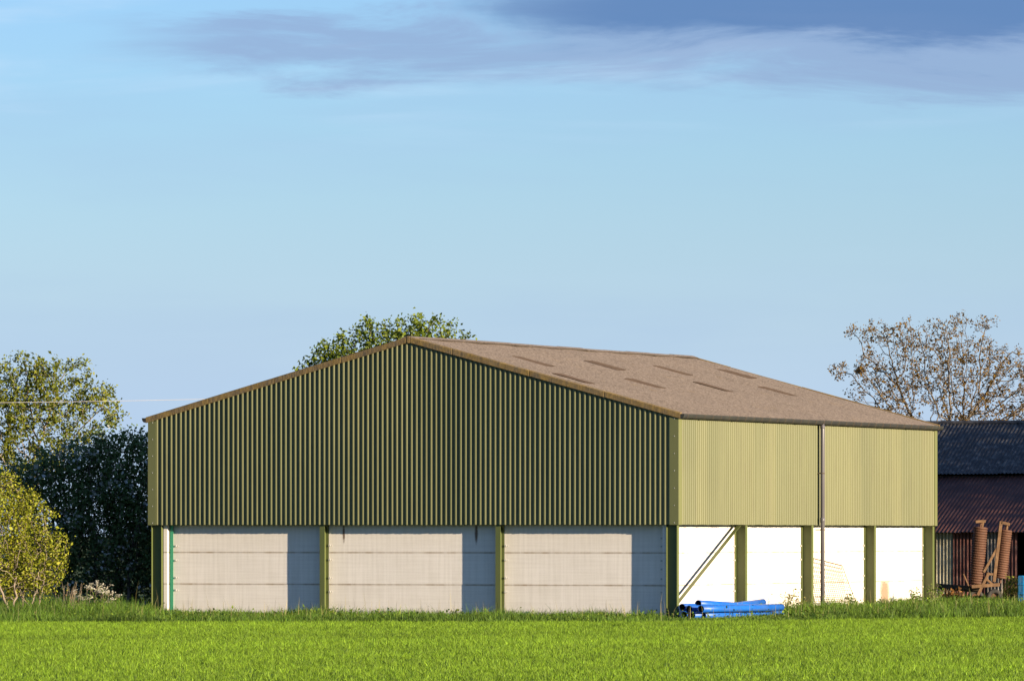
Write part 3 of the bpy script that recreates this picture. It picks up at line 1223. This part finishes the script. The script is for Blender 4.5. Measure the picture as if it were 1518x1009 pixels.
def make_tree(name, label, blobs, Y, base_px, nattr, step, kill, r0, expo, leaf, cat='tree', group=None, bark='bark', trunk_to=None, flat=1.0, up=0.05, stems=1, sides=5):
    """leaf = (per, spread, size, c0, c1, maxcnt)"""
    A = blob_points(blobs, Y, nattr, flat)
    bx = P(base_px, 800, Y).x
    g0 = float(gz(bx, Y))
    root = (bx, Y, g0 - 0.1)
    tr = None
    if trunk_to:
        tr = []
        m = max(2, int(trunk_to / step))
        for i in range(1, m + 1):
            tr.append((bx + 0.10 * math.sin(i * 0.7), Y + 0.06 * math.cos(i), g0 - 0.1 + trunk_to * i / m))
    if stems > 1:
        # several basal shoots: grow each share of the attractors from its own foot
        order = np.argsort(A[:, 0] + rng.normal(0, 0.5, len(A)))
        parts = np.array_split(order, stems)
        NPs, pars = [], []
        offs = 0
        for sidx in parts:
            sub = A[sidx]
            fx = 0.55 * sub[:, 0].mean() + 0.45 * bx + rng.normal(0, 0.2)
            fy = Y + rng.normal(0, 0.5)
            NPi, pi = colonize(sub, (fx, fy, float(gz(fx, fy)) - 0.1), step, kill, up=up)
            pi = pi.copy()
            pi[1:] += offs
            pi[0] = -1
            NPs.append(NPi)
            pars.append(pi)
            offs += len(NPi)
        meshes = []
        allC = []
        root_o = empty(name, (bx, Y, g0))
        for NPi, pi in zip(NPs, pars):
            pi = pi - (pi[1] - 0 if len(pi) > 1 and False else 0)
        # stems as separate trunk parts
        offs = 0
        for NPi, pi in zip(NPs, pars):
            loc = pi - offs
            loc[0] = -1
            me_, cnt, rad = tree_mesh(NPi, loc, r0, expo, M[bark], 'stem', sides)
            o = link('stem', me_, root_o, (-bx, -Y, -g0))
            allC.append(leaf_centres(NPi, cnt, leaf[5], leaf[0], leaf[1]))
            offs += len(NPi)
        C = np.concatenate(allC)
    else:
        NP, par = colonize(A, root, step, kill, up=up, trunk=tr)
        me_, cnt, rad = tree_mesh(NP, par, r0, expo, M[bark], 'trunk', sides)
        root_o = empty(name, (bx, Y, g0))
        link('trunk', me_, root_o, (-bx, -Y, -g0))
        C = leaf_centres(NP, cnt, leaf[5], leaf[0], leaf[1])
    C = C[C[:, 2] > g0 + 0.1]
    lm = leaves_mesh(C, leaf[2], leaf[3], leaf[4], M['leaf'], 'crown')
    link('crown', lm, root_o, (-bx, -Y, -g0))
    tag(root_o, label, cat, group)
    print(name, 'leaves', len(C))
    return root_o, C


def fbm0(C):
    return np.sin(C[:, 0] * 2.1 + 1) * np.sin(C[:, 2] * 2.6) + 0.5 * np.sin(C[:, 0] * 5.3) * np.sin(C[:, 2] * 4.7 + 2)


# tree behind the ridge
t1, _ = make_tree('broadleaf_tree', 'dense green tree rising behind the barn ridge', [
    (478, 522, 22), (505, 515, 26), (545, 497, 26), (562, 485, 16), (600, 492, 28), (618, 478, 18), (645, 490, 26), (575, 510, 34), (668, 500, 22),
    (694, 505, 13), (500, 540, 34), (462, 538, 14), (438, 549, 7), (560, 580, 85), (640, 565, 75), (600, 540, 60), (700, 560, 50)],
    245, 590, 2600, 0.24, 0.32, 0.008, 0.47,
    (24, 0.13, 0.125, (0.085, 0.135, 0.012), (0.18, 0.215, 0.02), 4), trunk_to=4.0)
# tall half-open tree on the left
t2, _ = make_tree('field_tree', 'tall airy tree in young leaf above the dark thicket', [
    (38, 545, 28), (75, 560, 35), (115, 555, 26), (10, 560, 34), (60, 600, 48), (120, 600, 40), (150, 590, 26), (165, 578, 12), (160, 615, 22),
    (20, 630, 50), (85, 650, 45), (130, 640, 30), (-35, 590, 55), (-40, 660, 60), (40, 690, 50), (128, 545, 10), (35, 527, 9)],
    227, 45, 2300, 0.24, 0.31, 0.0085, 0.44,
    (30, 0.12, 0.105, (0.10, 0.135, 0.014), (0.20, 0.205, 0.022), 3), bark='bark_light', trunk_to=1.5)
# bare-ish tree on the right
t3, _ = make_tree('budding_tree', 'spreading tree with sparse bronze young leaves behind the old shed', [
    (1300, 500, 28), (1262, 492, 14), (1345, 505, 36), (1400, 500, 34), (1425, 478, 18), (1458, 482, 16), (1470, 478, 8), (1380, 478, 12), (1390, 550, 60),
    (1450, 550, 55), (1490, 540, 30), (1500, 580, 45), (1285, 545, 26), (1246, 550, 16), (1232, 548, 8), (1320, 560, 44), (1275, 585, 22), (1330, 600, 40), (1560, 570, 60), (1440, 610, 60), (1510, 620, 45), (1600, 620, 50)],
    252, 1392, 4600, 0.23, 0.25, 0.0085, 0.42,
    (12, 0.085, 0.085, (0.095, 0.055, 0.014), (0.21, 0.125, 0.020), 1), bark='bark', trunk_to=3.0, up=0.02)
# dark thicket left of the barn
t4, hc = make_tree('hawthorn_thicket', 'dark hawthorn thicket with pale blossom in the shade left of the barn', [
    (60, 715, 48), (110, 695, 50), (160, 690, 46), (205, 668, 34), (225, 690, 40), (190, 740, 60), (120, 760, 65), (60, 790, 55), (200, 800, 60), (140, 830, 60),
    (90, 850, 45), (225, 780, 45), (170, 860, 40), (235, 740, 40), (20, 730, 45), (152, 642, 14), (185, 643, 14), (30, 840, 45), (228, 850, 42), (205, 870, 30), (235, 820, 40)],
    211, 140, 4200, 0.22, 0.28, 0.008, 0.45,
    (16, 0.15, 0.115, (0.060, 0.110, 0.032), (0.160, 0.215, 0.075), 4), cat='bush', stems=6)
bl = hc[(rng.random(len(hc)) < 0.12) & (fbm0(hc) > 0.1)]
o = link('blossom', leaves_mesh(bl + rng.normal(0, 0.05, bl.shape) + np.array([[0, -0.15, 0.05]]), 0.11, (0.42, 0.42, 0.38), (0.58, 0.56, 0.5), M['blossom'], 'blossom', 0.9), t4)
o.location = -Vector(t4.location)
# sunlit shrub in front of it
t5, _ = make_tree('sunlit_shrub', 'yellow green twiggy shrub in full sun at the field edge', [
    (12, 722, 22), (45, 738, 16), (30, 760, 26), (58, 775, 18), (20, 790, 34), (66, 800, 20), (88, 796, 10), (96, 802, 6), (75, 826, 22), (40, 835, 34), (-25, 755, 50), (-30, 830, 60),
    (80, 762, 7), (62, 862, 24), (90, 845, 12), (20, 862, 30), (5, 705, 10), (60, 748, 8), (98, 832, 6)],
    196, 25, 2600, 0.17, 0.20, 0.0055, 0.43,
    (15, 0.10, 0.066, (0.165, 0.205, 0.014), (0.33, 0.32, 0.025), 2), cat='bush', stems=9, bark='bark_light', flat=0.8)
# small shrub by the roller
t6, _ = make_tree('roller_shrub', 'small yellow green shrub growing between the ring roller and the blue drum', [
    (1502, 872, 16), (1498, 860, 8), (1510, 862, 9), (1492, 880, 10)],
    214.5, 1502, 220, 0.10, 0.13, 0.005, 0.45,
    (7, 0.06, 0.07, (0.13, 0.16, 0.02), (0.22, 0.22, 0.03), 3), cat='bush', stems=3)


# trees off to the right whose shade falls on the shed
def clone(root, loc, rz, sc, label):
    r = root.copy()
    COL.objects.link(r)
    r.location = loc
    r.rotation_euler = (0, 0, rz)
    r.scale = (sc, sc, sc)
    r['label'] = label
    base = Vector(root.location)
    for ch in list(root.children):
        c_ = ch.copy()
        COL.objects.link(c_)
        c_.parent = r
        c_.location = ch.location
    return r


SHC = Vector((18.5, 226, 0))
perp = Vector((SUN_DIR.y, -SUN_DIR.x, 0)).normalized() * -1
for i, (t_, lat, sc, lab) in enumerate(((36, 1.5, 1.28, 'tree standing beyond the shed, tallest of its row'), (42, 8.5, 1.25, 'tree at the far end of the row beyond the shed'), (31, -1.0, 1.12, 'sparse tree of the row beyond the shed'))):
    q = SHC + Vector((SUN_DIR.x, SUN_DIR.y, 0)).normalized() * t_ + perp * lat
    clone(t3 if i == 2 else t1, (q.x, q.y, float(gz(q.x, q.y))), 1.1 + i * 2.0, sc, lab)

# ------------------------------------------------------------------ overhead cable
pl_ = []
pa = Vector((-46, 240, 8.35))
for k in range(25):
    t_ = k / 24
    x = -46 + t_ * 45
    y = 240 - t_ * 12
    z = 8.3 - 0.8 * t_ - 1.1 * 4 * t_ * (1 - t_) * 0.35
    pl_.append((x, y, z))
# fit the seen stretch: px 0 -> y 597, px 325 -> y 592
pl_ = []
q0, q1 = P(0, 597, 222.5), P(325, 591.5, 222.5)
dq = (q1 - q0)
for k in range(-8, 9):
    s = k / 4.0
    p = q0 + dq * s
    p.z += 0.012 * (s - 0.5) ** 2 * 4
    pl_.append(p)
mb = MB()
pl_ = [p for p in pl_ if p.x < -1.0]
mb.tube(pl_, 0.008, 6)
cb_ = mb.build('overhead_cable', M['cable'])
tag(cb_, 'thin pale overhead cable crossing the airy tree towards the barn', 'cable')
for e_, lab in ((pl_[0], 'wooden cable pole beyond the dark thicket'), (pl_[-1], 'wooden cable pole hidden behind the barn')):
    mb = MB()
    mb.tube([(0, 0, -0.3), (0, 0, e_.z * 0.5), (0, 0, e_.z + 0.15)], [0.14, 0.12, 0.10], 10)
    po = mb.build('cable_pole', M['timber'], None, loc=(e_.x, e_.y + 0.1, 0))
    tag(po, lab, 'pole')


# ------------------------------------------------------------------ grass
def blades(X, Y, H, Wd, lean, c0, c1, name, jitter=0.18, tone=None, segs=1):
    n = len(X)
    Z = gz(X, Y)
    a = rng.uniform(0, 2 * np.pi, n)
    ld = rng.uniform(0, 2 * np.pi, n)
    lv = np.stack([np.cos(ld), np.sin(ld)], 1) * (H * lean * np.abs(rng.normal(0, 1, n)))[:, None]
    wx, wy = np.cos(a) * Wd / 2, np.sin(a) * Wd / 2
    B = np.stack([X, Y, Z - 0.01], 1)
    wv = np.stack([wx, wy, np.zeros(n)], 1)
    tip = B + np.stack([lv[:, 0], lv[:, 1], H], 1)
    f = rng.uniform(0, 1, (n, 1))
    colr = np.array(c0)[None] * (1 - f) + np.array(c1)[None] * f
    colr = colr * np.exp(rng.normal(0, jitter, (n, 1)))
    if tone is not None:
        colr = colr * tone[:, None]
    if segs == 1:
        V = np.stack([B - wv, B + wv, tip], 1).reshape(-1, 3)
        Fc = np.arange(n * 3).reshape(n, 3)
        return mesh_np(name, V, Fc, M['grass'], col=np.repeat(colr, 3, 0))
    mid = B + np.stack([lv[:, 0] * 0.3, lv[:, 1] * 0.3, H * 0.6], 1)
    V = np.stack([B - wv, B + wv, mid + wv * 0.8, mid - wv * 0.8, tip + wv * 0.12, tip - wv * 0.12], 1).reshape(-1, 3)
    b0 = np.arange(n)[:, None] * 6
    Fc = np.concatenate([b0 + np.array([[0, 1, 2, 3]]), b0 + np.array([[3, 2, 4, 5]])], 0)
    return mesh_np(name, V, Fc, M['grass'], col=np.repeat(colr, 6, 0))


def fbm(x, y, seed, scale):
    r_ = np.random.default_rng(seed)
    out = np.zeros_like(x)
    amp = 1.0
    for o_ in range(5):
        for _ in range(3):
            a = r_.uniform(0, 2 * np.pi)
            out += amp * np.sin((x * np.cos(a) + y * np.sin(a)) * scale * r_.uniform(0.7, 1.3) + r_.uniform(0, 6.28)) / 3
        scale *= 2.1
        amp *= 0.62
    return out


def edgeY(x):
    return 184.0 + 10.5 * sstep(2.0, 17.0, x) + 6 * sstep(17, 35, x) + 0.35 * np.sin(x * 1.3) + 0.25 * np.sin(x * 3.1 + 1)


# crop: tufts
NT = 230000
ty = 96 + (rng.random(NT) ** 0.9) * 110
half = ty * 0.0835 + 5.0
tx = rng.uniform(-1, 1, NT) * half
keep = ty < edgeY(tx)
tx, ty = tx[keep], ty[keep]
nb = 4
X = np.repeat(tx, nb) + rng.normal(0, 0.035, len(tx) * nb)
Y = np.repeat(ty, nb) + rng.normal(0, 0.035, len(tx) * nb)
tuft_h = np.repeat(np.exp(rng.normal(0, 0.22, len(tx))), nb)
tuft_t = np.repeat(np.exp(rng.normal(0, 0.30, len(tx))), nb)
pt = fbm(X, Y, 5, 0.35)
H = 0.085 * tuft_h * (1 + 0.10 * pt) * rng.uniform(0.7, 1.15, len(X))
me = blades(X, Y, H, 0.016 * np.ones(len(X)), 0.75, (0.098, 0.185, 0.009), (0.178, 0.270, 0.015), 'crop_grass', 0.18, tuft_t * (1 + 0.12 * pt))
o = link('crop_grass', me)
tag(o, 'short bright green cereal crop covering the field', 'crop', kind='stuff')
print('crop blades', len(X))


# rough grass verge
def in_barn(x, y, m=0.0):
    dx, dy = x - PL.x, y - PL.y
    u = dx * eu.x + dy * eu.y
    v = dx * ev.x + dy * ev.y
    return (u > 0.35 - m) & (u < 17.6 + m) & (v > 0.34 - m) & (v < LEN + m)


NV = 300000
vx = rng.uniform(-26, 34, NV)
vy = edgeY(vx) - 0.3 + rng.random(NV) ** 1.15 * 36
ok = ~in_barn(vx, vy) & (np.abs(vx) < vy * 0.0835 + 5)
far_left = (vx < -9) & (vy > 203)
ok &= ~far_left
vx, vy = vx[ok], vy[ok]
pt = fbm(vx, vy, 9, 0.9)
hh = 0.165 + 0.12 * sstep(-9, -13, vx) + 0.10 * sstep(6, 10, vx)
hh *= 1 - 0.50 * sstep(199, 207, vy) * sstep(5, 9, vx)
hh = hh * np.clip(1 + 0.60 * pt, 0.25, 2.2) * np.exp(rng.normal(0, 0.25, len(vx)))
hh *= 0.55 + 0.45 * sstep(0, 1.2, vy - edgeY(vx))
near_pipes = sstep(4.2, 5.0, vx) * sstep(10.0, 8.6, vx) * sstep(198.5, 196.5, vy)
hh *= 1 - 0.62 * near_pipes
hh = np.clip(hh, 0.04, 0.75)
tone = np.exp(0.32 * fbm(vx, vy, 21, 1.1))
me = blades(vx, vy, hh, 0.016 * np.ones(len(vx)), 0.55, (0.036, 0.088, 0.008), (0.105, 0.165, 0.014), 'verge_grass', 0.32, tone, 2)
o = link('verge_grass', me)
tag(o, 'rough uncut grass along the foot of the barn', 'grass', kind='stuff')
# broad leaves of low weeds mixed into the verge
nl = 26000
lx = rng.uniform(-20, 26, nl)
ly = edgeY(lx) + 0.3 + rng.random(nl) ** 1.1 * 26
ok = ~in_barn(lx, ly, 0.05) & ~((lx < -9) & (ly > 203)) & (fbm(lx, ly, 33, 1.0) + 0.35 * sstep(5, 9, lx) > 0.25)
lx, ly = lx[ok], ly[ok]
lz = gz(lx, ly) + np.abs(rng.normal(0.10, 0.09, len(lx)))
o = link('verge_leaves', leaves_mesh(np.stack([lx, ly, lz], 1), 0.085, (0.050, 0.110, 0.012), (0.14, 0.19, 0.020), M['leaf'], 'verge_leaves', 0.6, 0.6, 0.25))
tag(o, 'low broad leaved weeds spread through the verge grass', 'weeds', kind='stuff')
# dry bents in the verge
ns = 700
sx = rng.uniform(-20, 24, ns)
sy = edgeY(sx) + rng.random(ns) ** 0.8 * 16
ok = ~in_barn(sx, sy, 0.1) & ~((sx < -9) & (sy > 203))
sx, sy = sx[ok], sy[ok]
me = blades(sx, sy, 0.5 * np.exp(rng.normal(0, 0.25, len(sx))), 0.010 * np.ones(len(sx)), 0.18, (0.22, 0.19, 0.07), (0.32, 0.27, 0.12), 'dry_bents', 0.2, None, 2)
o = link('dry_bents', me)
tag(o, 'pale dry grass stalks scattered through the verge', 'grass', kind='stuff')


# ------------------------------------------------------------------ weeds
def herb(name, label, cat, x, y, h, n_st, spread, leafc, size, per, group, head=None, stemc='bark_light'):
    g0 = float(gz(x, y))
    root = empty(name, (x, y, g0))
    mb = MB()
    C, Hd = [], []
    for _ in range(n_st):
        a = random.uniform(0, 6.28)
        rr_ = spread * math.sqrt(random.random())
        hh_ = h * random.uniform(0.65, 1.1)
        b0 = Vector((rr_ * 0.35 * math.cos(a), rr_ * 0.35 * math.sin(a), -0.03))
        tp = Vector((rr_ * math.cos(a), rr_ * math.sin(a), hh_))
        md = b0.lerp(tp, 0.5) + Vector((random.uniform(-.03, .03), random.uniform(-.03, .03), 0))
        mb.tube([b0, md, tp], [0.008, 0.006, 0.004], 4)
        for _k in range(per):
            t_ = random.uniform(0.15, 1.0)
            q = b0.lerp(tp, t_) + Vector((random.gauss(0, .06), random.gauss(0, .06), random.gauss(0, .03)))
            C.append(q)
        Hd.append(tp)
        if head:
            for _k in range(3):
                t2_ = tp + Vector((random.gauss(0, .09), random.gauss(0, .09), random.uniform(-0.10, 0.05)))
                mb.tube([md.lerp(tp, 0.6), t2_], [0.004, 0.003], 4)
                Hd.append(t2_)
    mb.build('stem', M[stemc], root)
    if per:
        link('foliage', leaves_mesh(np.array(C), size, leafc[0], leafc[1], M['leaf'], 'foliage', 0.55), root)
    if head:
        for t_ in Hd:
            K = [(t_.x + random.gauss(0, .035), t_.y + random.gauss(0, .035), t_.z + random.gauss(0, .012)) for _k in range(14)]
            link('flower_head', leaves_mesh(np.array(K), 0.035, head[0], head[1], M['blossom'], 'flower_head', 0.95, 1.5), root)
    tag(root, label, cat, group)
    return root


GREEN = ((0.06, 0.10, 0.015), (0.11, 0.15, 0.025))
WHITE = ((0.50, 0.47, 0.36), (0.66, 0.62, 0.5))
for k, (px_, h_) in enumerate(((128, 0.85), (137, 0.95), (146, 0.85), (153, 0.75), (160, 0.70), (168, 0.62), (120, 0.75))):
    q = P(px_, 890, 197.5 + 0.5 * (k % 3))
    herb('cow_parsley', 'cow parsley with white flower heads in front of the dark thicket', 'wildflower', q.x, q.y, h_, 3, 0.22, GREEN, 0.08, 14,
         'cow parsley at the thicket foot', WHITE)
DRY = ((0.20, 0.14, 0.06), (0.30, 0.22, 0.10))
for k, px_ in enumerate((92, 101, 110)):
    q = P(px_, 890, 197.0)
    herb('dry_stalks', 'dry tan stalks of last year beside the sunlit shrub', 'weed', q.x, q.y, 0.95, 7, 0.40, DRY, 0.05, 4, 'dry stalks by the sunlit shrub')
for k, (v_, off, h_) in enumerate(((8.2, 0.5, 0.70), (8.9, 0.6, 0.72), (7.6, 0.7, 0.6), (9.6, 0.5, 0.55))):
    q = B2W(W + off, v_, 0)
    herb('nettle', 'leafy nettle growing past the far ends of the blue pipes', 'weed', q.x, q.y, h_, 5, 0.22, ((0.10, 0.12, 0.03), (0.19, 0.17, 0.05)), 0.075, 16, 'nettles behind the pipes')
for k, (v_, off, h_) in enumerate(((20.6, 0.4, 0.5), (22.6, 0.35, 0.62), (23.2, 0.45, 0.45), (14.2, 0.5, 0.42))):
    q = B2W(W + off, v_, 0)
    herb('dock_plant', ('leafy dock plant below the brown stain on the white wall', 'tallest dock plant, against the panel next to the far corner column', 'dock plant at the footing of the far corner column', 'leafy dock plant in front of the leaning mesh panel')[k], 'weed', q.x, q.y, h_, 5, 0.25, GREEN, 0.085, 16, 'docks along the side wall')
for k, (px_, yy) in enumerate(((1404, 216.5), (1414, 216.2), (1420, 216.0))):
    q = P(px_, 880, yy)
    herb('brown_dock', 'withered orange brown plant beside the drawbar of the ring roller', 'weed', q.x, q.y, 0.45, 6, 0.28, ((0.25, 0.11, 0.03), (0.36, 0.19, 0.06)), 0.11, 14, 'withered plants by the roller')
